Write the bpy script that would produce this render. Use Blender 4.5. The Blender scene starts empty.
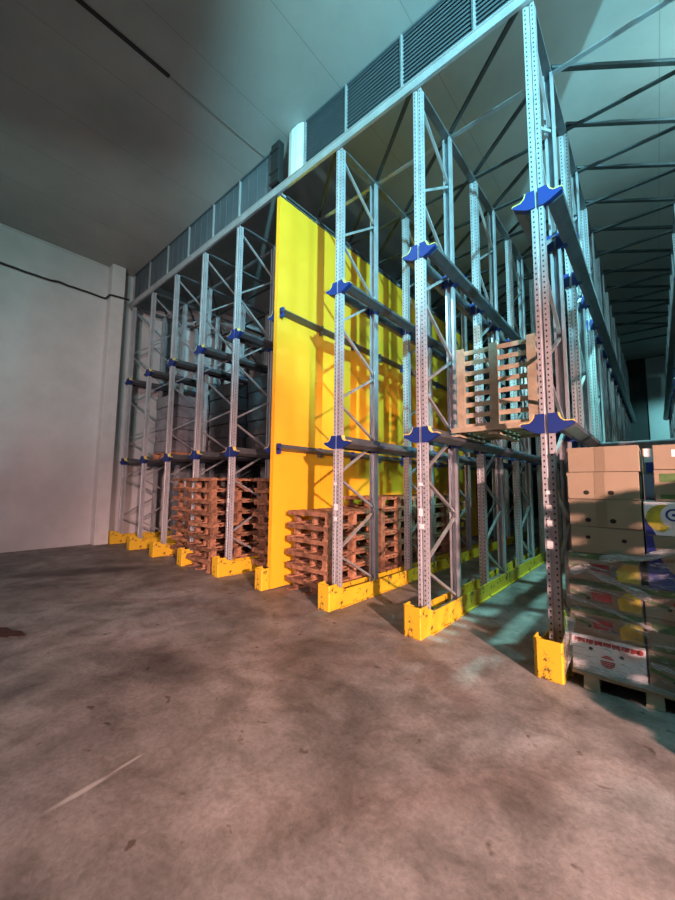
import bpy, math, random
from mathutils import Vector, Matrix
random.seed(7)
SC = bpy.context.scene
COL = SC.collection
R = math.radians

# ---------------------------------------------------------------- camera
cd = bpy.data.cameras.new('camera')
cam = bpy.data.objects.new('camera', cd); COL.objects.link(cam)
cd.sensor_fit = 'VERTICAL'; cd.sensor_height = 36.0; cd.lens = 370.0 / 900.0 * 36.0
cd.clip_start = 0.05; cd.clip_end = 200
yaw, pit, rol = R(40.79), R(5.42), R(0.55)
F = Vector((-math.sin(yaw)*math.cos(pit), math.cos(yaw)*math.cos(pit), math.sin(pit)))
Rt = Vector((math.cos(yaw), math.sin(yaw), 0)); U = Rt.cross(F)
Rt2 = Rt*math.cos(rol) + U*math.sin(rol); U2 = -Rt*math.sin(rol) + U*math.cos(rol)
M3 = Matrix((Rt2, U2, -F)).transposed()
cam.matrix_world = Matrix.Translation((0, 0, 1.5)) @ M3.to_4x4()
SC.camera = cam

# ---------------------------------------------------------------- light and exposure
w = bpy.data.worlds.new('world'); SC.world = w; w.use_nodes = True
w.node_tree.nodes['Background'].inputs[0].default_value = (0.50, 0.66, 0.72, 1)
w.node_tree.nodes['Background'].inputs[1].default_value = 0.05
vs = SC.view_settings
vs.view_transform = 'Standard'; vs.look = 'None'; vs.gamma = 1.0; vs.use_curve_mapping = False
vs.exposure = 0.14

def lamp(name, kind, loc, power, color, size=0.1, aim=None, cone=None, blend=0.5):
    l = bpy.data.lights.new(name, kind); l.energy = power; l.color = color
    if kind in ('POINT', 'SPOT'): l.shadow_soft_size = size
    if kind == 'AREA': l.size = size
    if kind == 'SPOT': l.spot_size = R(cone); l.spot_blend = blend
    o = bpy.data.objects.new(name, l); COL.objects.link(o); o.location = loc
    if aim is not None:
        o.rotation_euler = (Vector(aim) - Vector(loc)).to_track_quat('-Z', 'Y').to_euler()
    return o
CYAN = (0.42, 0.92, 1.0); WARM = (1.0, 0.55, 0.47)
lamp('high_bay_light', 'POINT', (-4.0, -0.3, 6.0), 340, (0.58, 0.95, 0.88), 0.03)
lamp('yard_projector', 'SPOT', (3.4, -1.0, 5.5), 6800, (0.30, 0.86, 1.0), 0.08, aim=(-3.0, 5.2, 5.9), cone=50, blend=0.6)
lamp('carton_fill_light', 'SPOT', (2.4, 1.6, 6.5), 420, (0.28, 0.90, 0.98), 0.15, aim=(0.1, 3.9, 0), cone=32, blend=0.7)  # added cyan fill for the cartons and the floor before them
lamp('aisle_light', 'POINT', (1.9, 5.4, 6.0), 360, CYAN, 0.15)
lamp('lane_fill_light', 'SPOT', (0.28, 5.8, 5.9), 1700, (0.34, 0.95, 0.92), 0.10, aim=(-1.5, 6.4, 0), cone=66, blend=0.35)  # unseen spot added to bring teal light onto the lane floor
lamp('rear_aisle_light', 'SPOT', (2.2, 17.5, 4.5), 420, (0.35, 0.95, 1.0), 0.15, aim=(0.6, 20.6, 3.2), cone=70, blend=0.6)
lamp('flood_light', 'SPOT', (6.3, -1.8, 3.2), 10200, WARM, 0.12, aim=(-3.6, 5.0, -0.6), cone=47, blend=0.9)
lamp('warm_fill_light', 'SPOT', (2.0, -6.2, 2.8), 3200, (1.0, 0.64, 0.62), 0.6, aim=(-6.4, 3.2, 2.0), cone=54, blend=0.75)  # soft warm fill added behind the camera, no doorway there

# ---------------------------------------------------------------- material helpers
def mat(name, base, rough=0.6, metal=0.0, var=0.0, scale=8.0, bump=0.0, var2=None, rand=0.0, spec=0.5):
    m = bpy.data.materials.new(name); m.use_nodes = True
    nt = m.node_tree; N = nt.nodes; L = nt.links; b = N['Principled BSDF']
    b.inputs['Base Color'].default_value = (*base, 1); b.inputs['Roughness'].default_value = rough
    b.inputs['Metallic'].default_value = metal; b.inputs['Specular IOR Level'].default_value = spec
    tc = N.new('ShaderNodeTexCoord'); out = None
    if var or bump:
        no = N.new('ShaderNodeTexNoise'); no.inputs['Scale'].default_value = scale
        no.inputs['Detail'].default_value = 6; no.inputs['Roughness'].default_value = 0.62
        L.new(tc.outputs['Object'], no.inputs['Vector'])
        r = N.new('ShaderNodeValToRGB')
        d = var2 or tuple(c*(1-var) for c in base)
        r.color_ramp.elements[0].color = (*d, 1); r.color_ramp.elements[0].position = 0.35
        r.color_ramp.elements[1].color = (*base, 1); r.color_ramp.elements[1].position = 0.62
        L.new(no.outputs['Fac'], r.inputs[0]); out = r.outputs[0]
        if bump:
            bp = N.new('ShaderNodeBump'); bp.inputs['Strength'].default_value = bump; bp.inputs['Distance'].default_value = 0.01
            L.new(no.outputs['Fac'], bp.inputs['Height']); L.new(bp.outputs[0], b.inputs['Normal'])
    if rand:
        oi = N.new('ShaderNodeObjectInfo'); mr = N.new('ShaderNodeMapRange')
        mr.inputs['To Min'].default_value = 1-rand; mr.inputs['To Max'].default_value = 1+rand*0.6
        L.new(oi.outputs['Random'], mr.inputs['Value'])
        h = N.new('ShaderNodeHueSaturation')
        L.new(mr.outputs[0], h.inputs['Value'])
        if out: L.new(out, h.inputs['Color'])
        else: h.inputs['Color'].default_value = (*base, 1)
        out = h.outputs[0]
    if out: L.new(out, b.inputs['Base Color'])
    return m

def mth(nt, op, a, b=None):
    n = nt.nodes.new('ShaderNodeMath'); n.operation = op
    for i, v in enumerate((a, b)):
        if v is None: continue
        if isinstance(v, (int, float)): n.inputs[i].default_value = v
        else: nt.links.new(v, n.inputs[i])
    return n.outputs[0]

def mat_floor():
    m = mat('worn_concrete', (0.30, 0.26, 0.235), 0.62)
    nt = m.node_tree; N = nt.nodes; L = nt.links; b = N['Principled BSDF']
    tc = N.new('ShaderNodeTexCoord')
    def noise(s, d, ro, off=0):
        mp = N.new('ShaderNodeMapping'); mp.inputs['Location'].default_value = (off, off*0.7, 0)
        L.new(tc.outputs['Object'], mp.inputs['Vector'])
        n = N.new('ShaderNodeTexNoise'); n.inputs['Scale'].default_value = s; n.inputs['Detail'].default_value = d
        n.inputs['Roughness'].default_value = ro; n.inputs['Distortion'].default_value = 0.4
        L.new(mp.outputs[0], n.inputs['Vector']); return n.outputs['Fac']
    def ramp(f, p0, p1, c0, c1):
        r = N.new('ShaderNodeValToRGB'); e = r.color_ramp.elements
        e[0].position, e[1].position = p0, p1; e[0].color = (*c0, 1); e[1].color = (*c1, 1)
        L.new(f, r.inputs[0]); return r.outputs[0]
    def mul(a, c, t='MULTIPLY', fac=1.0):
        x = N.new('ShaderNodeMixRGB'); x.blend_type = t
        if isinstance(fac, float): x.inputs[0].default_value = fac
        else: L.new(fac, x.inputs[0])
        L.new(a, x.inputs[1])
        if isinstance(c, tuple): x.inputs[2].default_value = (*c, 1)
        else: L.new(c, x.inputs[2])
        return x.outputs[0]
    base = ramp(noise(0.8, 8, 0.62), 0.36, 0.66, (0.165, 0.147, 0.138), (0.42, 0.385, 0.362))
    mid = ramp(noise(3.2, 8, 0.65, 11), 0.33, 0.60, (0.50, 0.48, 0.46), (1, 1, 1))
    fine = ramp(noise(34, 6, 0.7, 5), 0.30, 0.62, (0.72, 0.70, 0.68), (1.06, 1.05, 1.04))
    c = mul(mul(base, mid), fine)
    spots = ramp(noise(7.5, 3, 0.5, 23), 0.27, 0.33, (0.45, 0.38, 0.34), (1, 1, 1))
    c = mul(c, spots)
    sx = N.new('ShaderNodeSeparateXYZ'); L.new(tc.outputs['Object'], sx.inputs[0])
    # dark oily patch and a tyre mark with shapes of their own
    wob = noise(1.4, 5, 0.6, 3)
    def blob(cx, cy, rx, ry, ang, soft):
        ca, sa = math.cos(ang), math.sin(ang)
        dx = mth(nt, 'SUBTRACT', sx.outputs[0], cx); dy = mth(nt, 'SUBTRACT', sx.outputs[1], cy)
        u = mth(nt, 'ADD', mth(nt, 'MULTIPLY', dx, ca/rx), mth(nt, 'MULTIPLY', dy, sa/rx))
        v = mth(nt, 'ADD', mth(nt, 'MULTIPLY', dx, -sa/ry), mth(nt, 'MULTIPLY', dy, ca/ry))
        d = mth(nt, 'SQRT', mth(nt, 'ADD', mth(nt, 'MULTIPLY', u, u), mth(nt, 'MULTIPLY', v, v)))
        d = mth(nt, 'ADD', d, mth(nt, 'MULTIPLY', mth(nt, 'SUBTRACT', wob, 0.5), 0.9))
        mr = N.new('ShaderNodeMapRange'); mr.interpolation_type = 'SMOOTHSTEP'
        mr.inputs['From Min'].default_value = 1+soft; mr.inputs['From Max'].default_value = 1-soft
        L.new(d, mr.inputs['Value']); return mr.outputs[0]
    def stain(c, args, col, amt):
        return mul(c, col, 'MULTIPLY', mth(nt, 'MULTIPLY', blob(*args), amt))
    c = stain(c, (-7.5, 2.0, 0.9, 0.28, 1.1, 0.6), (0.22, 0.18, 0.16), 0.9)
    c = stain(c, (-3.1, 1.9, 1.6, 0.55, 2.2, 0.8), (0.55, 0.55, 0.53), 0.75)
    c = stain(c, (-2.2, 2.3, 0.9, 0.30, 2.5, 0.6), (0.50, 0.50, 0.49), 0.65)
    c = stain(c, (-0.9, 0.8, 0.7, 0.30, 0.3, 0.8), (0.60, 0.56, 0.54), 0.5)
    c = stain(c, (-1.4, 2.9, 0.6, 0.10, 2.5, 0.6), (0.6, 0.5, 0.46), 0.6)
    # pale scratches
    def scratch(c, x0, y0, x1, y1, wd, amt):
        dx, dy = x1-x0, y1-y0; ln = math.hypot(dx, dy); a = math.atan2(dy, dx)
        return mul(c, (0.75, 0.70, 0.66), 'MIX', mth(nt, 'MULTIPLY', blob((x0+x1)/2, (y0+y1)/2, ln/2, wd, a, 0.5), amt))
    c = scratch(c, -2.20, 0.56, -2.22, 0.80, 0.016, 0.45)
    c = scratch(c, -2.23, 0.82, -2.25, 0.97, 0.010, 0.4)
    c = scratch(c, -1.02, 0.42, -1.03, 0.47, 0.006, 0.4)
    c = scratch(c, -1.32, 0.62, -1.34, 0.66, 0.006, 0.4)
    L.new(c, b.inputs['Base Color'])
    rr = N.new('ShaderNodeMapRange'); rr.inputs['To Min'].default_value = 0.42; rr.inputs['To Max'].default_value = 0.75
    L.new(noise(2.2, 5, 0.6, 31), rr.inputs['Value']); L.new(rr.outputs[0], b.inputs['Roughness'])
    bp = N.new('ShaderNodeBump'); bp.inputs['Strength'].default_value = 0.25; bp.inputs['Distance'].default_value = 0.01
    L.new(noise(45, 8, 0.7, 2), bp.inputs['Height']); L.new(bp.outputs[0], b.inputs['Normal'])
    return m

def mat_panels(name, base, axis, pitch, depth=0.5, rough=0.5):
    """sandwich panels: thin seams every `pitch` metres along an axis."""
    m = mat(name, base, rough, var=0.12, scale=1.3)
    nt = m.node_tree; N = nt.nodes; L = nt.links; b = N['Principled BSDF']
    tc = N.new('ShaderNodeTexCoord'); sx = N.new('ShaderNodeSeparateXYZ'); L.new(tc.outputs['Object'], sx.inputs[0])
    f = mth(nt, 'FRACT', mth(nt, 'DIVIDE', mth(nt, 'ADD', sx.outputs[axis], 100.3), pitch))
    line = mth(nt, 'LESS_THAN', mth(nt, 'ABSOLUTE', mth(nt, 'SUBTRACT', f, 0.5)), 0.006/pitch)
    x = N.new('ShaderNodeMixRGB'); x.blend_type = 'MULTIPLY'
    L.new(mth(nt, 'MULTIPLY', line, depth), x.inputs[0])
    L.new(b.inputs['Base Color'].links[0].from_socket, x.inputs[1]); x.inputs[2].default_value = (0.2, 0.2, 0.2, 1)
    L.new(x.outputs[0], b.inputs['Base Color'])
    return m

def mat_post():
    m = mat('galvanized_perforated_steel', (0.50, 0.52, 0.56), 0.40, 0.35, var=0.22, scale=5.0)
    nt = m.node_tree; N = nt.nodes; L = nt.links; b = N['Principled BSDF']
    tc = N.new('ShaderNodeTexCoord')
    p = N.new('ShaderNodeSeparateXYZ'); L.new(tc.outputs['Object'], p.inputs[0])
    nn = N.new('ShaderNodeSeparateXYZ'); L.new(tc.outputs['Normal'], nn.inputs[0])
    def holes(u, zc, phase):
        f = mth(nt, 'FRACT', mth(nt, 'DIVIDE', mth(nt, 'ADD', p.outputs[2], 10+phase), 0.05))
        dz = mth(nt, 'ABSOLUTE', mth(nt, 'MULTIPLY', mth(nt, 'SUBTRACT', f, 0.5), 0.05))
        return mth(nt, 'MULTIPLY', mth(nt, 'LESS_THAN', dz, 0.0085), mth(nt, 'LESS_THAN', u, 0.0065))
    ax = mth(nt, 'ABSOLUTE', mth(nt, 'SUBTRACT', mth(nt, 'ABSOLUTE', p.outputs[0]), 0.031))
    ff = mth(nt, 'MULTIPLY', holes(ax, 0, 0.0), mth(nt, 'GREATER_THAN', mth(nt, 'ABSOLUTE', nn.outputs[1]), 0.7))
    ay = mth(nt, 'ABSOLUTE', mth(nt, 'SUBTRACT', mth(nt, 'ABSOLUTE', p.outputs[1]), 0.03))
    fs = mth(nt, 'MULTIPLY', holes(ay, 0, 0.025), mth(nt, 'GREATER_THAN', mth(nt, 'ABSOLUTE', nn.outputs[0]), 0.7))
    fac = mth(nt, 'MAXIMUM', ff, fs)
    x = N.new('ShaderNodeMixRGB'); L.new(fac, x.inputs[0])
    L.new(b.inputs['Base Color'].links[0].from_socket, x.inputs[1]); x.inputs[2].default_value = (0.012, 0.014, 0.016, 1)
    L.new(x.outputs[0], b.inputs['Base Color'])
    return m

def mat_chipped(name, base, chip, amount=0.42, scale=9):
    m = mat(name, base, 0.55)
    nt = m.node_tree; N = nt.nodes; L = nt.links; b = N['Principled BSDF']
    tc = N.new('ShaderNodeTexCoord'); no = N.new('ShaderNodeTexNoise'); no.inputs['Scale'].default_value = scale
    no.inputs['Detail'].default_value = 8; no.inputs['Roughness'].default_value = 0.75
    L.new(tc.outputs['Object'], no.inputs['Vector'])
    r = N.new('ShaderNodeValToRGB'); e = r.color_ramp.elements
    e[0].position = amount-0.03; e[1].position = amount+0.02; e[0].color = (*chip, 1); e[1].color = (*base, 1)
    L.new(no.outputs['Fac'], r.inputs[0]); L.new(r.outputs[0], b.inputs['Base Color'])
    return m

def mat_film(name, tint, alpha, rough=0.12, scale=9, white=0.35):
    m = bpy.data.materials.new(name); m.use_nodes = True
    nt = m.node_tree; N = nt.nodes; L = nt.links; b = N['Principled BSDF']
    b.inputs['Base Color'].default_value = (*tint, 1); b.inputs['Roughness'].default_value = rough
    tc = N.new('ShaderNodeTexCoord'); mp = N.new('ShaderNodeMapping')
    mp.inputs['Scale'].default_value = (1, 1, 5.5); mp.inputs['Rotation'].default_value = (0, R(12), 0)
    L.new(tc.outputs['Object'], mp.inputs['Vector'])
    no = N.new('ShaderNodeTexNoise'); no.inputs['Scale'].default_value = scale; no.inputs['Detail'].default_value = 7
    no.inputs['Roughness'].default_value = 0.6; no.inputs['Distortion'].default_value = 1.2
    L.new(mp.outputs[0], no.inputs['Vector'])
    bp = N.new('ShaderNodeBump'); bp.inputs['Strength'].default_value = 1.0; bp.inputs['Distance'].default_value = 0.03
    L.new(no.outputs['Fac'], bp.inputs['Height']); L.new(bp.outputs[0], b.inputs['Normal'])
    mr = N.new('ShaderNodeMapRange'); mr.inputs['From Min'].default_value = 0.52; mr.inputs['From Max'].default_value = 0.72
    mr.inputs['To Min'].default_value = alpha; mr.inputs['To Max'].default_value = min(1, alpha+white)
    L.new(no.outputs['Fac'], mr.inputs['Value']); L.new(mr.outputs[0], b.inputs['Alpha'])
    return m

M = {}
M['floor'] = mat_floor()
M['ceiling'] = mat_panels('ceiling_panels', (0.40, 0.40, 0.385), 0, 1.15, 0.35, 0.55)
M['wall'] = mat('white_wall_paint', (0.56, 0.56, 0.57), 0.5, var=0.14, scale=1.1)
M['rearwall'] = mat('shaded_rear_wall', (0.05, 0.06, 0.06), 0.7, var=0.2, scale=2)  # shade at the far end put into the wall colour
M['rearlit'] = mat('lit_rear_wall_part', (0.60, 0.66, 0.66), 0.5, var=0.12, scale=2)
M['pilaster'] = mat('pilaster_paint', (0.60, 0.60, 0.60), 0.5, var=0.1, scale=3)
M['column'] = mat('column_paint', (0.66, 0.70, 0.70), 0.5, var=0.15, scale=6)
M['seam'] = mat('ceiling_joint', (0.30, 0.29, 0.27), 0.6)
M['dark'] = mat('black_rubber', (0.012, 0.013, 0.014), 0.55)
M['post'] = mat_post()
M['postback'] = mat('smooth_galvanized_steel', (0.48, 0.51, 0.55), 0.30, 0.45, var=0.22, scale=5.0)
M['galv'] = mat('galvanized_steel', (0.50, 0.53, 0.56), 0.38, 0.6, var=0.25, scale=7, rand=0.1)
M['galvdark'] = mat('dark_galvanized_steel', (0.15, 0.165, 0.18), 0.42, 0.5, var=0.3, scale=5)  # darker tone of the galvanized steel
M['brace'] = mat('shaded_steel', (0.07, 0.08, 0.085), 0.6, 0.2, var=0.3, scale=5)  # shade on top braces and rear ties put into the steel colour
M['beam'] = mat('beam_steel', (0.50, 0.52, 0.54), 0.45, 0.5, var=0.2, scale=4)
M['blue'] = mat_chipped('blue_enamel', (0.007, 0.030, 0.19), (0.08, 0.09, 0.12), 0.33, 14)
M['yellowedge'] = mat('yellow_edge_paint', (0.75, 0.62, 0.16), 0.5)
M['yellow'] = mat_chipped('chipped_yellow_paint', (0.68, 0.43, 0.02), (0.07, 0.05, 0.03), 0.44, 7)
M['panel'] = mat('yellow_divider_paint', (0.86, 0.44, 0.02), 0.5, var=0.06, scale=1.5)
M['louver'] = mat('grey_louver', (0.10, 0.125, 0.145), 0.5, 0.2, var=0.2, scale=2)
M['wood_red'] = mat('reddish_pallet_wood', (0.46, 0.225, 0.125), 0.8, var=0.7, scale=9, bump=0.3, rand=0.5)
M['wood_pale'] = mat('pale_pallet_wood', (0.42, 0.36, 0.255), 0.75, var=0.3, scale=9, bump=0.3, rand=0.12)
M['card'] = mat('brown_cardboard', (0.27, 0.215, 0.145), 0.8, var=0.1, scale=5, rand=0.06)
M['tape'] = mat('parcel_tape', (0.215, 0.17, 0.115), 0.35)
M['hole'] = mat('hole_shadow_interior', (0.01, 0.008, 0.006), 0.9)
M['red'] = mat('red_print', (0.50, 0.03, 0.03), 0.6, var=0.4, scale=22)
M['green'] = mat('green_print', (0.07, 0.15, 0.04), 0.7, var=0.4, scale=18)
M['yel'] = mat('yellow_print', (0.60, 0.50, 0.03), 0.6, var=0.4, scale=20, var2=(0.34, 0.30, 0.06))
M['white'] = mat('white_print', (0.72, 0.74, 0.78), 0.55)
M['navy'] = mat('navy_print', (0.02, 0.035, 0.22), 0.5)
M['purple'] = mat('mauve_print', (0.34, 0.24, 0.33), 0.6)
M['blackwrap'] = mat('black_wrap_and_bay_shade', (0.012, 0.013, 0.016), 0.4, var=0.4, scale=6, bump=0.8)  # black film, also standing in for shade inside the bays
M['greywrap'] = mat('grey_stretch_wrap', (0.20, 0.20, 0.23), 0.22, var=0.4, scale=5, bump=0.9)
M['film'] = mat_film('clear_stretch_film', (0.66, 0.70, 0.70), 0.07, 0.12, 8, 0.60)
M['filmrope'] = mat_film('bunched_film_and_glints', (0.78, 0.82, 0.84), 0.38, 0.12, 18, 0.6)
M['sticker'] = mat('white_sticker', (0.75, 0.76, 0.78), 0.5)
M['ink'] = mat('black_ink', (0.03, 0.03, 0.03), 0.6)

# ---------------------------------------------------------------- mesh helpers
class MB:
    def __init__(s): s.v = []; s.f = []; s.mi = []; s.mats = []
    def _m(s, m):
        if m not in s.mats: s.mats.append(m)
        return s.mats.index(m)
    def add(s, vs, fs, m):
        n = len(s.v); s.v += [tuple(v) for v in vs]; k = s._m(m)
        for f in fs: s.f.append(tuple(n+i for i in f)); s.mi.append(k)
        return s
    def box(s, x0, x1, y0, y1, z0, z1, m):
        vs = [(x0,y0,z0),(x1,y0,z0),(x1,y1,z0),(x0,y1,z0),(x0,y0,z1),(x1,y0,z1),(x1,y1,z1),(x0,y1,z1)]
        return s.add(vs, [(0,3,2,1),(4,5,6,7),(0,1,5,4),(1,2,6,5),(2,3,7,6),(3,0,4,7)], m)
    def prism(s, poly, d0, d1, m, axis='z'):
        """closed polygon (CCW in its plane) extruded along an axis"""
        def P(a, b, d): return {'z': (a,b,d), 'y': (a,d,b), 'x': (d,a,b)}[axis]
        n = len(poly); vs = [P(a,b,d0) for a,b in poly] + [P(a,b,d1) for a,b in poly]
        fs = [tuple(range(n))[::-1], tuple(range(n, 2*n))] + [(i,(i+1)%n,n+(i+1)%n,n+i) for i in range(n)]
        if axis == 'y': fs = [f[::-1] for f in fs]
        return s.add(vs, fs, m)
    def bar(s, a, b, wd, th, m, up=(0,0,1)):
        a, b = Vector(a), Vector(b); d = (b-a).normalized(); u = Vector(up)
        if abs(d.dot(u)) > 0.98: u = Vector((1,0,0))
        x = d.cross(u).normalized(); y = x.cross(d).normalized()
        vs = []
        for p in (a, b):
            for sx, sy in ((-1,-1),(1,-1),(1,1),(-1,1)): vs.append(p + x*sx*wd/2 + y*sy*th/2)
        return s.add(vs, [(0,1,2,3),(7,6,5,4),(0,4,5,1),(1,5,6,2),(2,6,7,3),(3,7,4,0)], m)
    def tube(s, pts, r, m, n=8):
        pts = [Vector(p) for p in pts]; rings = []
        for i, p in enumerate(pts):
            d = (pts[min(i+1, len(pts)-1)] - pts[max(i-1, 0)]).normalized()
            u = Vector((0,0,1)) if abs(d.z) < 0.95 else Vector((1,0,0))
            x = d.cross(u).normalized(); y = x.cross(d)
            rr = r[i] if isinstance(r, (list, tuple)) else r
            rings.append([p + (x*math.cos(t)+y*math.sin(t))*rr for t in [2*math.pi*k/n for k in range(n)]])
        vs = [v for g in rings for v in g]; fs = []
        for i in range(len(pts)-1):
            for k in range(n): fs.append((i*n+k, i*n+(k+1)%n, (i+1)*n+(k+1)%n, (i+1)*n+k))
        fs.append(tuple(range(n))[::-1]); fs.append(tuple((len(pts)-1)*n+k for k in range(n)))
        return s.add(vs, fs, m)
    def disc(s, cx, cz, rx, rz, y0, y1, m, n=18):
        return s.prism([(cx+rx*math.cos(2*math.pi*k/n), cz+rz*math.sin(2*math.pi*k/n)) for k in range(n)], y0, y1, m, 'y')
    def mesh(s, name):
        me = bpy.data.meshes.new(name); me.from_pydata(s.v, [], s.f)
        for m in s.mats: me.materials.append(m)
        me.polygons.foreach_set('material_index', s.mi); me.update(); return me

def obj(name, mb, parent=None, loc=(0,0,0), rz=0, bevel=0):
    me = mb.mesh(name) if isinstance(mb, MB) else mb
    o = bpy.data.objects.new(name, me); COL.objects.link(o)
    o.location = loc; o.rotation_euler = (0, 0, rz)
    if parent: o.parent = parent
    if bevel:
        b = o.modifiers.new('bevel', 'BEVEL'); b.width = bevel; b.segments = 2; b.limit_method = 'ANGLE'
    return o
def tag(o, label, cat, group=None):
    o['label'] = label; o['category'] = cat
    if group: o['group'] = group
    return o
def thing(name, label, cat, loc=(0,0,0), rz=0, group=None):
    o = bpy.data.objects.new(name, None); COL.objects.link(o); o.empty_display_size = 0.1
    o.location = loc; o.rotation_euler = (0,0,rz); return tag(o, label, cat, group)
def struct(name, mb, **k):
    o = obj(name, mb, **k); o['kind'] = 'structure'; return o
ORD = ['first', 'second', 'third', 'fourth', 'fifth', 'sixth', 'seventh', 'eighth', 'ninth', 'tenth', 'eleventh', 'twelfth']

# ---------------------------------------------------------------- measures (metres)
D = 3.58                    # y of the rack fronts
ZT, Z1, Z2 = 6.16, 2.05, 4.14
ZC = 7.15
P = 0.877                   # post pitch in depth
X = {i: -0.70 - 1.204*i for i in range(-1, 9)}
X[3] -= 0.05
XW = -10.64
YB = 20.6

# ---------------------------------------------------------------- the room
struct('floor', MB().box(XW-0.3, 9, -7, YB+0.3, -0.2, 0, M['floor']))
struct('ceiling', MB().box(XW-0.3, 9, -7, YB+0.3, ZC, ZC+0.15, M['ceiling']))
struct('wall_left', MB().box(XW-0.15, XW, -7, YB+0.3, 0, ZC, M['wall']))
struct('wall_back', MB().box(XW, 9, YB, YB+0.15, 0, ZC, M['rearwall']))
struct('trim_1', MB().box(-0.12, 1.6, YB-0.06, YB-0.002, 0, 7.1, M['rearlit']))        # lit part of the rear wall, put in as a paler slab
struct('trim_2', MB().box(XW+0.002, XW+0.30, 3.05, 3.36, 0.002, ZC-0.002, M['pilaster']), bevel=0.008)   # pilaster by the rack
s = MB(); s.box(-4.87, -4.815, -5.0, 1.95, ZC-0.016, ZC-0.002, M['dark']); s.box(-4.865, -4.835, 1.95, 3.60, ZC-0.005, ZC-0.002, M['seam'])
struct('trim_3', s)                                                                     # joint running over the ceiling
struct('trim_4', MB().box(XW+0.002, XW+0.03, -6.9, 3.0, ZC-0.03, ZC-0.002, M['pilaster']))
c = MB(); c.prism([(-4.05+.165*math.cos(R(22.5+45*k))*1.05, 3.63+.055*math.sin(R(22.5+45*k))) for k in range(8)], ZT+.20, ZC-.002, M['column'])
for k in range(3): c.box(-4.10+k*.05, -4.092+k*.05, 3.571, 3.578, ZT+.22, ZC-.06, M['column'])
struct('trim_5', c, bevel=0.006)                                                        # pale stub column above the front beam

# louvred band above the front beam: one grille per bay
def louver(x0, x1, ribbed, label):
    t = thing('ventilation_grille', label, 'grille', (x0, 3.615, ZT+0.16), 0, 'grey grille panels above the rack front')
    wdt = x1-x0; h = ZC-ZT-0.17
    obj('backing', MB().box(0, wdt, 0.03, 0.05, 0, h, M['louver']), t)
    f = MB(); e = 0.025
    f.box(0, e, 0, 0.03, 0, h, M['beam']); f.box(wdt-e/2, wdt, 0, 0.03, 0, h, M['louver']); f.box(e, wdt-e/2, 0, 0.03, h-e, h, M['louver']); f.box(e, wdt-e/2, 0, 0.03, 0, e, M['louver'])
    obj('grille_frame', f, t)
    sl = MB(); n = int(h/0.055)
    for k in range(n):
        z = e + (h-2*e)*(k+0.5)/n
        if ribbed: sl.add([(e,0.004,z-0.016),(wdt-e,0.004,z-0.016),(wdt-e,0.026,z+0.016),(e,0.026,z+0.016),(e,0.008,z-0.019),(wdt-e,0.008,z-0.019),(wdt-e,0.03,z+0.013),(e,0.03,z+0.013)],
                          [(0,1,2,3),(7,6,5,4),(0,4,5,1),(1,5,6,2),(2,6,7,3),(3,7,4,0)], M['louver'])
    if not ribbed:
        for k in range(1, 4): sl.box(wdt*k/4-0.006, wdt*k/4+0.006, 0.018, 0.03, e, h-e, M['louver'])
    obj('slats', sl, t)
gx = [-10.5, -9.5, -8.5, -7.5, -6.5, -5.6, -4.56]
for k in range(6): louver(gx[k], gx[k+1]-0.004, False, '%s smooth grey grille panel from the pale side wall' % ORD[k])
gx = [-3.86, -3.04, -2.14, -1.24, -0.34, 0.56]
for k in range(5): louver(gx[k], gx[k+1]-0.004, True, '%s ribbed grey grille panel counted from the pale stub column' % ORD[k])
h = MB(); h.box(-4.53, -4.33, 3.50, 3.61, ZT+0.17, ZC-0.09, M['dark'])
for k in (0, 2, 6): h.box(-4.55, -4.32, 3.485, 3.50, ZT+0.18+k*0.095, ZT+0.23+k*0.095, M['dark'])
tag(obj('cable_box', h, bevel=0.008), 'black vertical cable box beside the pale stub column under the ceiling', 'cable box')

# cable along the left wall
pts = []
for k in range(60):
    y = -3 + 6.0*k/59
    pts.append((XW+0.045, y, 6.26 + 0.012*math.sin(y*3.1) + (0.02 if 1.9 < y < 2.1 else 0) + 0.003*math.sin(y*17)))
pts += [(XW+0.10, 3.015, 6.27), (XW+0.30, 3.015, 6.28), (XW+0.335, 3.06, 6.28), (XW+0.335, 3.3, 6.30), (XW+0.34, 3.47, 6.31)]
tag(obj('wall_cable', MB().tube(pts, 0.024, M['dark'], 8)), 'long black cable strung high along the pale side wall', 'cable')

# high bay lamp hanging over the yard (its flat reflector shades the ceiling)
t = thing('high_bay_lamp', 'hanging high bay lamp with a flat round reflector over the open floor', 'lamp', (-4.0, -0.3, 6.0))
obj('reflector', MB().tube([(0,0,0.12),(0,0,0.14)], 0.42, M['galvdark'], 48), t)
obj('added_lower_shade', MB().tube([(0,0,-0.14),(0,0,-0.12)], 0.23, M['galvdark'], 48), t)  # added under the bulb to keep its light off the floor
obj('spacer', MB().bar((.21,0,-.12),(.21,0,.12), .01, .01, M['galvdark']), t); obj('spacer', MB().bar((-.12,-.17,-.12),(-.12,-.17,.12), .01, .01, M['galvdark']), t)
obj('stem', MB().tube([(0,0,0.141),(0,0,ZC-6.0-0.002)], 0.015, M['dark'], 10), t)

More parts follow.
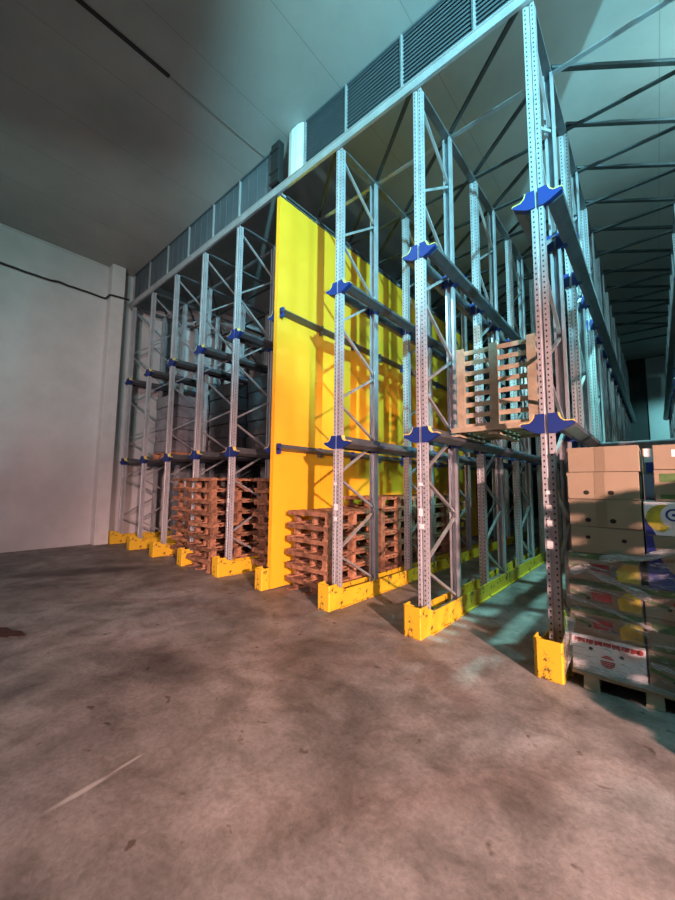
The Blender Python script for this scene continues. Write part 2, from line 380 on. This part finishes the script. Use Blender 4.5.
# ---------------------------------------------------------------- rack parts (shared meshes)
def post_mesh(flip):
    o = [(-.050,0),(-.014,0),(-.010,.012),(.010,.012),(.014,0),(.050,0),(.050,.080),(.026,.080),(.026,.077),(.047,.077),(.047,.003),
         (.0165,.003),(.0125,.015),(-.0125,.015),(-.0165,.003),(-.047,.003),(-.047,.077),(-.026,.077),(-.026,.080),(-.050,.080)]
    if flip: o = [(-x, -y) for x, y in o]
    return MB().prism(o, 0.012, ZT, M['postback' if flip else 'post']).mesh('post')
POST_F, POST_B = post_mesh(False), post_mesh(True)
ZIG = [.17, .65, 1.15, 1.62, 2.12, 2.6, 3.1, 3.65, 4.25, 4.87, 5.5, 6.1]
BR = []
y0, y1 = 0.05, P-0.05
for k in range(len(ZIG)-1):
    ya, yb = (y1, y0) if k % 2 == 0 else (y0, y1)
    b = MB(); xo = 0.0
    b.bar((xo, ya, ZIG[k]+0.03), (xo, yb, ZIG[k+1]-0.03), 0.028, 0.030, M['galv'], (1,0,0))
    BR.append(b.mesh('brace'))
BR.append(MB().bar((0, y0, .14), (0, y1, .14), 0.035, 0.045, M['galv']).mesh('brace'))
PLATE = MB().box(-.07, .07, -.03, .11, 0.0, .011, M['galvdark']).mesh('base_plate')
AP = [(.014,-.085),(.062,-.088),(.105,-.072),(.200,-.020),(.208,.000),(.196,.006),(.135,.008),(.108,.030),(.092,.062),(.088,.085),(.014,.085)]
def arm_mesh(left=True, right=True):
    b = MB()
    for sg, on in ((-1, left), (1, right)):
        poly = AP if on else [(.014,-.085),(.058,-.085),(.058,.085),(.014,.085)]
        if sg < 0: poly = [(-x, z) for x, z in poly][::-1]
        b.prism(poly, -.014, -.001, M['blue'], 'y')
        b.box(*sorted((sg*.0515, sg*.060)), -.0009, .085, -.085, .075, M['blue'])
        if on:
            poly = [(.0605,-.085)]+AP[2:-1]+[(.0605,.084)]
            if sg < 0: poly = [(-x, z) for x, z in poly][::-1]
            b.prism(poly, -.0009, .045, M['blue'], 'y')
    return b.mesh('support_arm')
ARM, ARM_L = arm_mesh(), arm_mesh(True, False)
def arm_edge(sg):
    b = MB(); pts = [(.212,.001),(.198,.011),(.136,.013),(.112,.033),(.097,.063),(.093,.085)]
    for a, c in zip(pts, pts[1:]): b.bar((sg*a[0], .015, a[1]), (sg*c[0], .015, c[1]), .062, .008, M['yellowedge'], (0,0,1) if abs(a[0]-c[0]) > abs(a[1]-c[1]) else (1,0,0))
    return b.mesh('yellow_edge')
EDGE_L, EDGE_R = arm_edge(-1), arm_edge(1)

LINE = {-1: 'rack line beyond the cartons', 0: 'rack line beside the cartons', 1: 'second rack line from the cartons', 2: 'third rack line from the cartons',
        3: 'rack line at the yellow divider', 4: 'fifth rack line from the pale side wall', 5: 'fourth rack line from the pale side wall', 6: 'third rack line from the pale side wall',
        7: 'second rack line from the pale side wall', 8: 'rack line against the pale side wall'}
NF = {-1: 9, 0: 9, 1: 8, 2: 6, 3: 5, 4: 5, 5: 5, 6: 4, 7: 4, 8: 4}
def upright_frame(i, k):
    pos = 'front' if k == 0 else 'rearmost' if k == NF[i]-1 else ORD[k] + ' deep'
    t = thing('upright_frame', '%s steel upright frame, %s' % (pos, LINE[i]), 'rack frame', (X[i], D+2*P*k, 0), 0, 'galvanized upright frames of the drive-in racks')
    for q, (me, y) in enumerate(((POST_F, 0), (POST_B, P))):
        p = obj('post', me, t, (0, y, 0))
        obj('base_plate', PLATE, t, (0, y - (0.08 if q else 0), 0))
        for z in (Z1, Z2):
            a = obj('support_arm', ARM_L if i == 3 else ARM, t, (0, y - (0.08 if q else 0), z))
            if k == 0 and q == 0:
                obj('yellow_edge', EDGE_L, a)
                if i != 3: obj('yellow_edge', EDGE_R, a)
    for me in BR: obj('brace', me, t)
    return t
for i in range(-1, 9):
    for k in range(NF[i]):
        t = upright_frame(i, k)
        if k == 0 and i in (0, 1, 2, 4):      # paper labels on the front posts
            for z, hh in ([(1.30, .05), (1.44, .03), (1.17, .05), (0.98, .07)] if i == 0 else [(1.5, .035), (1.18, .08), (1.05, .05)]):
                x0 = random.uniform(-.035, -.02); obj('paper_label', MB().box(x0, x0+random.uniform(.045, .06), -.0035, -.0015, z, z+hh, M['sticker']), t)

# pallet rails along each line, both sides, both levels
def rail_mesh(sg, ln):
    poly = [(.078,-.070),(.120,-.066),(.200,-.028),(.205,.003),(.130,.004),(.106,.026),(.090,.070),(.078,.080)]
    poly = [(x+.0, z) for x, z in poly]
    if sg < 0: poly = [(-x, z) for x, z in poly][::-1]
    return MB().prism(poly, 0.052, ln, M['galvdark'], 'y')
for i in range(-1, 9):
    ln = 2*P*NF[i] - 0.6
    for lv, z in (('lower', Z1), ('upper', Z2)):
        for sg, side in ((-1, 'wall-facing'), (1, 'carton-facing')):
            nm = '%s %s pallet rail, %s' % (lv, side, LINE[i])
            if i == 3 and sg == 1:
                t = thing('pallet_rail', nm, 'rack rail', (-4.245, D-0.05, z), 0, 'galvanized pallet rails of the racks')
                obj('rail_profile', MB().prism([(.002,-.05),(.02,-.05),(.12,-.015),(.12,.0),(.02,-.03),(.02,.05),(.002,.05)], 0, ln, M['galvdark'], 'y'), t)
                for q in range(9): obj('rail_clamp', MB().box(.003, .075, q*P+0.0, q*P+.035, -.10, .055, M['blue'] if q % 2 == 0 else M['galvdark']), t)
            else:
                r_ = obj('pallet_rail', rail_mesh(sg, ln), None, (X[i]+sg*0.0, D, z+0.0))
                tag(r_, nm, 'rack rail', 'galvanized pallet rails of the racks')

# yellow floor guide channel of each line
for i in range(-1, 9):
    t = thing('floor_guide_channel', 'yellow floor guide channel, %s' % LINE[i], 'guide channel', (X[i], D, 0), 0, 'yellow floor guide channels')
    wl, wr = (-.13, .08) if i != 3 else (-.13, .05)
    n = MB(); n.prism([(wl+.03,-.20),(wr-.01,-.20),(wr,-.19),(wr,-.05),(wr-.012,-.05),(wr-.012,-.178),(wl+.035,-.178),(wl+.012,-.165),(wl+.012,-.05),(wl,-.05),(wl,-.17)], 0.001, .30, M['yellow'])
    obj('nose', n, t, bevel=0.003)
    ln = 2*P*min(NF[i], 5) if i != 0 else 3.0
    for sg, xx in ((1, wr), (-1, wl)):
        s = MB(); x0, x1 = sorted((xx, xx-sg*.012))
        s.prism([(-.0495, 0.001), (ln, 0.001), (ln, .17), (1.2, .19), (.1, .21), (-.0495, .27)], x0, x1, M['yellow'], 'x')
        f = sorted((xx, xx+sg*(.03 if i != 3 or sg < 0 else .002)))
        s.box(f[0], f[1], 0, ln, 0.001, .012, M['yellow'])
        obj('side_plate', s, t)

# top of the rack: front beam, ties and diagonals
b = MB(); b.prism([(3.535,6.165),(3.575,6.165),(3.575,6.175),(3.545,6.175),(3.545,6.265),(3.575,6.265),(3.575,6.28),(3.520,6.28),(3.520,6.268),(3.535,6.262)], XW+0.14, 2.4, M['beam'], 'x')
tag(obj('front_beam', b), 'long galvanized beam across the top of all rack fronts', 'beam')
for k in range(1, 14, 1):
    y = D + P*k
    lbl = '%s galvanized tie beam behind the front beam across the rack tops' % (ORD[k-1] if k < 13 else 'thirteenth') if k < 13 else 'rearmost galvanized tie beam across the rack tops'
    m = MB(); xe = 2.4; m.prism([(y-.03,ZT+.04),(y+.03,ZT+.04),(y+.03,ZT+.10),(y+.024,ZT+.10),(y+.024,ZT+.046),(y-.03,ZT+.046)], XW+0.02, xe, M['galv' if k == 1 else 'brace'], 'x')  # ties behind the first take the shaded colour
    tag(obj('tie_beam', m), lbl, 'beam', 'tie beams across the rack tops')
for i in range(-1, 9):
    ln = 2*P*NF[i]-P
    m = MB(); m.box(-.045, .045, .10, ln, ZT+.003, ZT+.035, M['galvdark'])
    tag(obj('top_rail', m, None, (X[i], D, 0)), 'dark top rail on posts, %s' % LINE[i], 'beam', 'top rails on the post heads')
for i in range(0, 8):
    for k in range(0, 10 if i <= 3 else 7):
        a = (X[i]-.03, D+P*k, ZT+.125); c = (X[i+1]+.03, D+P*(k+1), ZT+.125)
        m = MB().bar(a, c, .045, .035, M['brace'])
        tag(obj('diagonal_brace', m), '%s diagonal top brace, bay beside the %s' % (ORD[k], LINE[i]), 'brace', 'diagonal braces over the rack bays')
for k in range(0, 11):
    m = MB().bar((X[0]+.03, D+P*(k+1), ZT+.125), (X[-1]-.03, D+P*(k+2.0), ZT+.125), .05, .04, M['brace'])
    tag(obj('diagonal_brace', m), '%s diagonal roof brace from the front over the stacked cartons' % ORD[k], 'brace', 'diagonal braces over the rack bays')

# ---------------------------------------------------------------- yellow divider
t = thing('divider_panel', 'tall bright yellow divider panel standing in the middle of the racks', 'panel', (-4.30, 3.50, 0))
pn = MB()
for k in range(8): pn.box(0, 0.05, k*1.0, k*1.0+0.996, 0.02, 6.02, M['panel'])
obj('panel_sheet', pn, t)
obj('edge_strip', MB().box(-.022, .052, -.012, -.001, .32, 6.02, M['panel']), t)
obj('top_angle', MB().box(-.002, .06, 0, 8, 6.022, 6.05, M['galvdark']), t)

# ---------------------------------------------------------------- pallets
def pallet_parts(w_, d_, h_, wood):
    """deck facing up, edge boards front and back, three runners of blocks"""
    dk = MB(); th = .022
    n = 6; bw = d_/n*0.62
    for k in range(n):
        y = -d_/2 + (d_-bw)*k/(n-1); dk.box(-w_/2, w_/2, y, y+bw, h_-th, h_, wood)
    for x in (-w_/2, -.05, w_/2-.1): dk.box(x, x+.1, -d_/2, d_/2, h_-2*th, h_-th-.0005, wood)
    for y in (-d_/2-.004, d_/2-.014): dk.box(-w_/2+.004, w_/2-.004, y, y+.018, h_-.056, h_-th-.001, wood)
    rn = []
    for x in (-w_/2, -.05, w_/2-.1):
        r_ = MB(); r_.box(x, x+.1, -d_/2, d_/2, 0, th, wood)
        ins = .016 if x > 0 else .11
        for y in (-d_/2+ins, -.06, d_/2-.136): r_.box(x+(.012 if x > 0 else .03), x+(.092 if x > 0 else .075), y, y+.10, th+.0005, h_-2*th-.0005, wood)
        rn.append(r_.mesh('runner'))
    ft = MB().box(-w_/2+.101, w_/2-.101, -d_/2+.0, -d_/2+.09, 0.002, th-.002, wood)
    return dk.mesh('deck'), rn
PK = {}
def pallet(x, y, z, rz, label, group, dims=(.80, 1.15, .187), wood='wood_red', rot=None):
    key = (dims, wood)
    if key not in PK: PK[key] = pallet_parts(*dims, M[wood])
    dk, rn = PK[key]
    t = thing('pallet', label, 'pallet', (x, y, z), rz, group)
    if rot: t.rotation_euler = rot
    obj('deck', dk, t)
    for r_ in rn: obj('runner', r_, t)
    return t
def stack(x, y, n, where, hgt=.187, w_=.80, d_=1.15, jit=.014):
    for k in range(n):
        nm = 'bottom' if k == 0 else 'topmost' if k == n-1 else ORD[k] + ' from the floor'
        pallet(x+random.uniform(-jit, jit), y+random.uniform(-jit, jit), k*(hgt+.001)+.001, R(random.uniform(-1.6, 1.6)),
               'reddish pallet, %s in the %s' % (nm, where), 'reddish pallets stacked on the floor', (w_, d_, hgt))
stack(-3.71, 4.24, 6, 'front stack beside the divider panel')
stack(-3.73, 5.50, 7, 'second stack beside the divider panel')
stack(-3.70, 6.75, 7, 'third stack beside the divider panel')
stack(-3.72, 8.0, 7, 'rearmost stack beside the divider panel')
stack(-6.20, 4.02, 8, 'front stack two bays behind the divider', .2)
stack(-6.15, 5.30, 8, 'rear stack two bays behind the divider', .2)
stack(-7.42, 4.28, 8, 'front stack three bays behind the divider', .2)
stack(-7.38, 5.55, 8, 'rear stack three bays behind the divider', .2)
stack(-4.98, 4.55, 8, 'front stack hidden side of the divider', .2, .74)
stack(-4.95, 5.85, 8, 'rear stack hidden side of the divider', .2, .74)

# the two pale pallets on the lower rails between the two right hand lines
ZR = Z1+0.013
pallet(-1.306, 4.52, ZR, 0, 'pale wooden pallet lying flat on the lower rack rails', None, (.94, .9, .10), 'wood_pale')
t = thing('pallet', 'pale wooden pallet standing upright on the flat one', 'pallet', (-1.30, 4.19, ZR+.102), R(2))
for q, x in enumerate((-.42, -.05, .33)):
    vb = MB().box(x, x+.085, -.062, -.042, 0, .93, M['wood_pale'])
    for z in (0, .43, .86): vb.box(x+.012, x+.073, -.0415, .008, z, z+.07, M['wood_pale'])
    obj('runner', vb, t)
hb = MB()
for k in range(8): hb.box(-.42, .415, .021, .038, .0+k*.1245, .052+k*.1245, M['wood_pale'])
for x in (-.42, -.05, .33): hb.box(x+.01, x+.075, .0085, .0205, 0, .92, M['wood_pale'])
obj('deck', hb, t)

# wrapped goods; black loads past the divider are added to darken the bays
def load(x, y, z, w_, d_, h_, m, label):
    t = thing('wrapped_pallet_load', label, 'pallet load', (x, y, z), R(random.uniform(-2, 2)), 'wrapped pallet loads')
    b = MB(); n = 5
    for k in range(n):
        a = .012*(k % 2); b.box(-w_/2+a, w_/2-a, -d_/2+a, d_/2-a, .14+(h_-.14)*k/n, .14+(h_-.14)*(k+1)/n-.002, M[m])
    obj('wrapped_goods', b, t, bevel=.02)
    p = MB()
    for xx in (-w_/2, -.05, w_/2-.1): p.box(xx, xx+.1, -d_/2, d_/2, 0, .115, M['wood_red'])
    p.box(-w_/2, w_/2, -d_/2, d_/2, .116, .138, M['wood_red'])
    obj('pallet_base', p, t)
ZRA, ZRB = Z1+.013, Z2+.013
load(-.12, 5.9, .001, .78, 1.0, 2.04, 'greywrap', 'tall grey film wrapped load on the floor behind the cartons')
load(-.12, 7.4, .001, .78, 1.0, 2.1, 'blackwrap', 'tall black wrapped load on the floor deep behind the cartons')
load(-8.53, 4.25, ZRA, .95, 1.0, 1.45, 'greywrap', 'grey film wrapped load on the lower rails near the pale side wall')
load(-8.53, 5.6, ZRA, .95, 1.1, 1.5, 'blackwrap', 'black wrapped load behind the grey one near the pale side wall')
load(-7.32, 5.0, ZRA, .95, 1.1, 1.65, 'blackwrap', 'black wrapped load on the lower rails beside the grey wrapped load')
load(-6.12, 5.2, ZRA, .95, 1.1, 1.7, 'blackwrap', 'black load added for darkness on the lower rails two bays from the divider')
load(-4.95, 5.3, ZRA, .92, 1.1, 1.75, 'blackwrap', 'black load added for darkness on the lower rails in the bay beside the divider')
load(-6.12, 6.2, ZRB, .95, 1.1, 1.4, 'blackwrap', 'black load added for darkness on the upper rails two bays from the divider')
load(-4.95, 5.9, ZRB, .92, 1.1, 1.4, 'blackwrap', 'black load added for darkness on the upper rails in the bay beside the divider')
load(-7.32, 7.0, ZRB, .95, 1.1, 1.4, 'blackwrap', 'black load added for darkness on the upper rails three bays from the divider')

# ---------------------------------------------------------------- cartons on the pallet at the right
YF = 3.46
def pal2(x0, x1, y0, y1, label):
    t = thing('pallet', label, 'pallet', ((x0+x1)/2, (y0+y1)/2, 0.001), 0)
    w_, d_ = x1-x0, y1-y0
    dk = MB()
    for k in range(6): dk.box(-w_/2, w_/2, -d_/2+(d_-.12)*k/5, -d_/2+(d_-.12)*k/5+.12, .095, .115, M['wood_pale'])
    obj('deck', dk, t)
    for x in (-w_/2+.07, -.05, w_/2-.17):
        b = MB(); b.box(x, x+.1, -d_/2, d_/2, 0, .018, M['wood_pale'])
        for y in (-d_/2+.004, -.06, d_/2-.124): b.box(x+.002, x+.098, y, y+.12, .0185, .0945, M['wood_pale'])
        obj('runner', b, t)
pal2(-.572, .39, YF-.02, YF+1.12, 'pale wooden pallet under the film wrapped fruit cartons')

def carton(x0, x1, y0, y1, z0, z1, kind, label, rz=0, group='stacked cartons on the film wrapped pallet'):
    w_, d_, h_ = x1-x0, y1-y0, z1-z0
    t = thing('carton', label, 'carton', ((x0+x1)/2, (y0+y1)/2, z0), rz, group)
    b = MB(); main = {'white': 'white', 'mauve': 'purple', 'banana': 'white', 'navy': 'card'}.get(kind, 'card')
    b.box(-w_/2, w_/2, -d_/2, d_/2, 0, h_-.002, M[main])
    if kind in ('plain', 'lid'):
        b.box(-w_/2-.006, -w_/2-.0005, -d_/2, d_/2, h_-.03, h_-.004, M['card'])
    obj('carton_body', b, t, bevel=.004)
    f = -d_/2
    def hole(x, z, r=.014):
        obj('hand_hole', MB().disc(x, z, r*1.15, r, f-.0012, f-.0002, M['hole']), t)
    if kind in ('plain', 'lid'):
        obj('tape_strip', MB().box(-.045, .02, f-.0014, f-.0002, .002, h_-.004, M['tape']), t)
    if kind == 'plain': hole(-.10, h_*.24, .017); hole(.055, h_*.24, .017)
    if kind == 'plainhigh': hole(-.11, h_*.60); hole(.11, h_*.55)
    if kind == 'fruit':
        obj('green_print', MB().box(-w_/2+.004, w_/2-.004, f-.0012, f-.0003, h_*.78, h_*.98, M['green']), t)
        obj('red_print', MB().prism([(-.07,h_*.30),(.05,h_*.30),(.04,h_*.62),(-.08,h_*.62)], f-.0014, f-.0003, M['red'], 'y'), t)
        g = MB(); g.prism([(.09,h_*.1),(w_/2-.01,h_*.1),(w_/2-.01,h_*.72),(.13,h_*.72),(.08,h_*.45)], f-.0014, f-.0003, M['yel'], 'y')
        obj('yellow_print', g, t)
        obj('green_stripe', MB().prism([(-w_/2+.01,h_*.50),(-.10,h_*.36),(-.10,h_*.46),(-w_/2+.01,h_*.62)], f-.0014, f-.0003, M['green'], 'y'), t)
        hole(-.10, h_*.36, .011); hole(.11, h_*.30, .013)
    if kind == 'white':
        r_ = MB()      # unreadable red lettering along the top edge
        for k in range(22):
            x = -w_/2+.02+k*(w_-.05)/22; r_.box(x, x+.013+.004*(k % 3), f-.0014, f-.0003, h_*.80-.006*(k % 2), h_*.90, M['red'])
        r_.disc(w_/2-.03, h_*.85, .018, .018, f-.0014, f-.0003, M['red']); r_.disc(-w_/2+.05, h_*.86, .02, .014, f-.0014, f-.0003, M['red'])
        obj('red_lettering', r_, t)
        e = MB(); cx, cz, r = -.0, h_*.40, .045
        for k in range(7):
            z0_ = cz-r+k*2*r/7+.002; z1_ = z0_+2*r/7-.004
            hw = lambda z: math.sqrt(max(0, r*r-(z-cz)**2))
            if k == 4: continue
            e.prism([(cx-hw(z0_),z0_),(cx+hw(z0_),z0_),(cx+hw(z1_)+.0005,z1_),(cx-hw(z1_)-.0005,z1_)], f-.0014, f-.0003, M['red'], 'y')
        obj('round_red_emblem', e, t)
        hole(-.10, h_*.66, .012); hole(.085, h_*.60, .012)
    if kind == 'banana':
        obj('navy_corner', MB().prism([(-w_/2+.002,.002),(-w_/2+.06,.002),(-w_/2+.02,h_*.40),(-w_/2+.002,h_*.5)], f-.0011, f-.0002, M['navy'], 'y'), t)
        c = MB(); o_, i_ = [], []
        for k in range(13):
            a = R(95 + 170*k/12); b_ = R(115 + 130*k/12)
            o_.append((-.12+.102*math.cos(a), .120+.095*math.sin(a))); i_.append((-.060+.085*math.cos(b_), .135+.085*math.sin(b_)))
        for k in range(12): c.add([(x, f-.0022, z) for x, z in (o_[k], o_[k+1], i_[k+1], i_[k])]+[(x, f-.0012, z) for x, z in (o_[k], o_[k+1], i_[k+1], i_[k])], [(0,1,2,3),(7,6,5,4),(0,4,5,1),(2,6,7,3)], M['yel'])
        obj('banana_print', c, t)
        ring = MB(); cx, cz = -.073, .145
        ring.disc(cx, cz, .066, .066, f-.0032, f-.0024, M['white'], 28)
        for k in range(20):
            a0, a1 = R(35+290*k/20), R(35+290*(k+1)/20)
            ring.prism([(cx+.030*math.cos(a0), cz+.030*math.sin(a0)), (cx+.043*math.cos(a0), cz+.043*math.sin(a0)), (cx+.043*math.cos(a1), cz+.043*math.sin(a1)), (cx+.030*math.cos(a1), cz+.030*math.sin(a1))], f-.0042, f-.0033, M['navy'], 'y')
        ring.disc(cx, cz, .010, .010, f-.0042, f-.0033, M['navy'])
        obj('round_blue_logo', ring, t)
    if kind == 'navy':
        c = MB(); pts = [(-w_/2+.002, .002), (-.02, .002)]
        for k in range(9):
            a = R(200 - 50*k/8*1.6); pts.append((-.01 + .14*math.cos(a), .17+.13*math.sin(a)*-.9))
        c.prism([(-w_/2+.002,.002),(w_/2-.004,.002),(w_/2-.004,.04),(-.02,.06),(-.10,.12),(-.15,.20),(-.18,.28),(-.19,h_-.004),(-w_/2+.002,h_-.004)], f-.0012, f-.0002, M['navy'], 'y')
        obj('navy_print', c, t); hole(.02, h_*.35, .014)
    if kind == 'green':
        g = MB(); g.box(-w_/2+.03, w_/2-.01, f-.0012, f-.0002, h_*.62, h_*.88, M['green']); g.box(-w_/2+.03, w_/2-.01, f-.0012, f-.0002, h_*.08, h_*.22, M['green'])
        obj('green_print', g, t)
    if kind == 'labelled':
        obj('white_label', MB().box(-.09, -.01, f-.0012, f-.0002, h_*.5, h_*.78, M['white']), t)
    if kind == 'bluetop':
        obj('white_print', MB().box(-w_/2+.01, w_/2-.01, f-.0012, f-.0002, h_*.45, h_*.97, M['white']), t)
        obj('navy_print', MB().box(-w_/2+.02, w_/2-.01, f-.0012, f-.0002, h_*.05, h_*.45, M['navy']), t)
    return t
xl, xr, dep = -.545, -.10, .55
zz = [.118, .385, .590, .795, 1.0, 1.20, 1.41, 1.62, 1.815]
kinds = ['white', 'fruit', 'fruit', 'fruit', 'plainhigh', 'plain', 'plain', 'lid']
names = ['white carton with red lettering and round red emblem at the stack bottom', 'fruit carton with red and yellow print just above the white one',
         'fruit carton with red and yellow print in the middle of the wrap', 'topmost red and yellow printed fruit carton under the film',
         'plain brown carton standing on the film wrapped fruit cartons', 'plain brown carton third from the top of the tall plain pile',
         'plain brown carton with two round holes second from the top', 'plain brown carton without holes on top of the tall plain pile']
for k in range(8):
    jx = [0, 0, 0, 0, .004, .006, -.004, .008][k]; lo = -.024 if k < 4 else 0
    carton(xl+jx+lo, xr+jx+lo*(1.1), YF, YF+dep, zz[k]+.001, zz[k+1], kinds[k], names[k], R([0,0,0,0,.3,-.8,.5,0][k]))
xl2, xr2 = -.085, .375
zz2 = [.118, .36, .60, .80, 1.17, 1.405]
k2 = ['fruit', 'green', 'fruit', 'navy', 'banana']
n2 = ['brown fruit carton on the pallet beside the white carton', 'brown carton with green print second from the floor below the navy carton',
      'film wrapped fruit carton directly below the navy carton', 'brown and navy blue printed carton below the banana carton', 'white carton with a yellow banana and round blue logo']
for k in range(5): carton(xl2-(.028 if k < 3 else 0), xr2-(.028 if k < 3 else 0), YF, YF+dep, zz2[k]+.001, zz2[k+1], k2[k], n2[k])
# back row on the same pallet
zb = [.118, .38, .62, .86, 1.10, 1.355, 1.61, 1.83]
for k in range(7):
    carton(xl+.01, xr-.0, YF+dep+.012, YF+1.1, zb[k]+.001, zb[k+1], 'plainhigh' if k < 6 else 'lid', 'plain carton in the hidden row behind the tall plain pile, %s from the floor' % ORD[k], 0, 'cartons of the back row')
for k in range(5):
    carton(xl2, xr2, YF+dep+.012, YF+1.1, zz2[k]+.001, zz2[k+1], 'green', 'green printed carton behind the banana pile, %s from the floor' % ORD[k], 0, 'cartons of the back row')
carton(-.085, .335, YF+dep+.03, YF+1.09, 1.407, 1.615, 'mauve', 'mauve carton on the back row behind the banana carton')
carton(-.085, -.025+.35, YF+dep+.03, YF+1.09, 1.617, 1.835, 'bluetop', 'white and navy carton on top of the mauve one')
carton(-.018, .375, YF+.02, YF+.44, 1.407, 1.63, 'green', 'brown carton with green bands standing on the banana carton')
carton(-.015, .365, YF+.03, YF+.40, 1.632, 1.81, 'labelled', 'small brown carton with white label standing on the green banded carton')

# stretch film round the lower cartons
t = thing('stretch_film', 'clear wrinkled stretch film wound round the lower fruit cartons', 'stretch film', (0, 0, 0))
fv, ff = [], []
x0, x1, ya, yb = xl-.042, xr2+.018, YF-.016, YF+1.118
ring = [(x0+(x1-x0)*k/24, ya) for k in range(24)] + [(x1, ya+(yb-ya)*k/12) for k in range(12)] + [(x1-(x1-x0)*k/10, yb) for k in range(10)] + [(x0, yb-(yb-ya)*k/12) for k in range(12)]
nz = 26; nr = len(ring)
for j in range(nz):
    for q, (x, y) in enumerate(ring):
        z = .12 + (.99-.12)*j/(nz-1)
        wv = .004*math.sin(q*1.7+j*.8)+.003*math.sin(q*.6-j*1.9)
        if j == nz-1: z += .02*math.sin(q*.9)
        ox = wv if x in (x0, x1) else 0; oy = wv if y in (ya, yb) else 0
        fv.append((x+(ox if x == x1 else -abs(ox)), y-abs(oy) if y == ya else y+oy, z))
for j in range(nz-1):
    for q in range(nr): ff.append((j*nr+q, j*nr+(q+1) % nr, (j+1)*nr+(q+1) % nr, (j+1)*nr+q))
o = obj('film_skin', MB().add(fv, ff, M['film']), t)
for p in o.data.polygons: p.use_smooth = True
def rope(pts, r0, n=26):
    """flat bunched band of film following the front of the cartons"""
    mb = MB(); vs = []
    for k in range(n+1):
        u = k/n; j = u*(len(pts)-1); a = int(min(j, len(pts)-2)); fr = j-a
        p = [pts[a][c]*(1-fr)+pts[a+1][c]*fr for c in range(3)]
        for q in range(6):
            v = (q/5-.5)*2*r0*(.75+.35*math.sin(u*17+q))
            vs.append((p[0], p[1]-.006*math.sin(q*2.4+u*23)-.010, p[2]+v))
    fs = [(k*6+q, (k+1)*6+q, (k+1)*6+q+1, k*6+q+1) for k in range(n) for q in range(5)]
    mb.add(vs, fs, M['filmrope']); o = obj('film_band_and_glint', mb, t)
    for p in o.data.polygons: p.use_smooth = True
    so = o.modifiers.new('thickness', 'SOLIDIFY'); so.thickness = .002
yy = ya-.004
rope([(-.555, yy, .86), (-.42, yy, .88), (-.25, yy, .80), (-.08, yy, .73)], .034)
rope([(-.36, yy, .98), (-.20, yy, .99), (-.05, yy, 1.03), (.15, yy, 1.10), (.38, yy, 1.09)], .030)
rope([(-.56, yy, .66), (-.30, yy, .60), (-.05, yy, .52)], .012)
rope([(-.10, yy, .30), (.12, yy, .25), (.38, yy, .22)], .018)
rope([(-.25, yy, .55), (-.15, yy, .50), (-.10, yy, .47)], .010)
rope([(-.56, yy, .16), (-.2, yy, .14), (.38, yy, .13)], .020)
random.seed(21)
for k in range(9):  # extra thin pale bands stand in for glints on the wrinkles
    x = random.uniform(-.54, .1); z = random.uniform(.30, .95); l = random.uniform(.12, .35); sl = random.uniform(-.35, .05)
    rope([(x, yy-.001*k, z), (x+l/2, yy-.001*k, z+sl*l*.4), (x+l, yy-.001*k, z+sl*l)], random.uniform(.003, .009), 12)
# a tail of film trailing down to the floor at the corner
mb = MB(); vs = []; fs = []
for k in range(12):
    u = k/11
    for q in range(5): vs.append((-.600-.03*u-.06*u*u+q*.016+.006*math.sin(q*2+k), yy-.01-.02*u*(q % 2), .50-.494*u))
fs = [(k*5+q, k*5+q+1, (k+1)*5+q+1, (k+1)*5+q) for k in range(11) for q in range(4)]
mb.add(vs, fs, M['filmrope']); obj('film_tail', mb, t)

# unseen pallet stack added to shade the floor and the cartons
for k in range(12):
    pallet(1.30, 2.95, k*.145+.001, 0, 'pale pallet in the unseen shade stack beyond the cartons, %s from the floor' % ORD[k], 'unseen pallet stack added for shade', (1.0, 1.2, .144), 'wood_pale')

# brown rag on the floor at the left
rg = MB(); vs = []; n = 18
for k in range(n):
    a = 2*math.pi*k/n; r = .16+.04*math.sin(3*a)+.02*math.sin(7*a); vs.append((r*math.cos(a)*1.4, r*math.sin(a)*.6))
rg.prism(vs, .001, .006, mat('brown_cloth', (0.07, 0.025, 0.018), .9, var=.4, scale=14))
tag(obj('floor_rag', rg, None, (-5.02, .75, 0), R(20)), 'small dark brown rag lying flat on the open floor', 'rag')
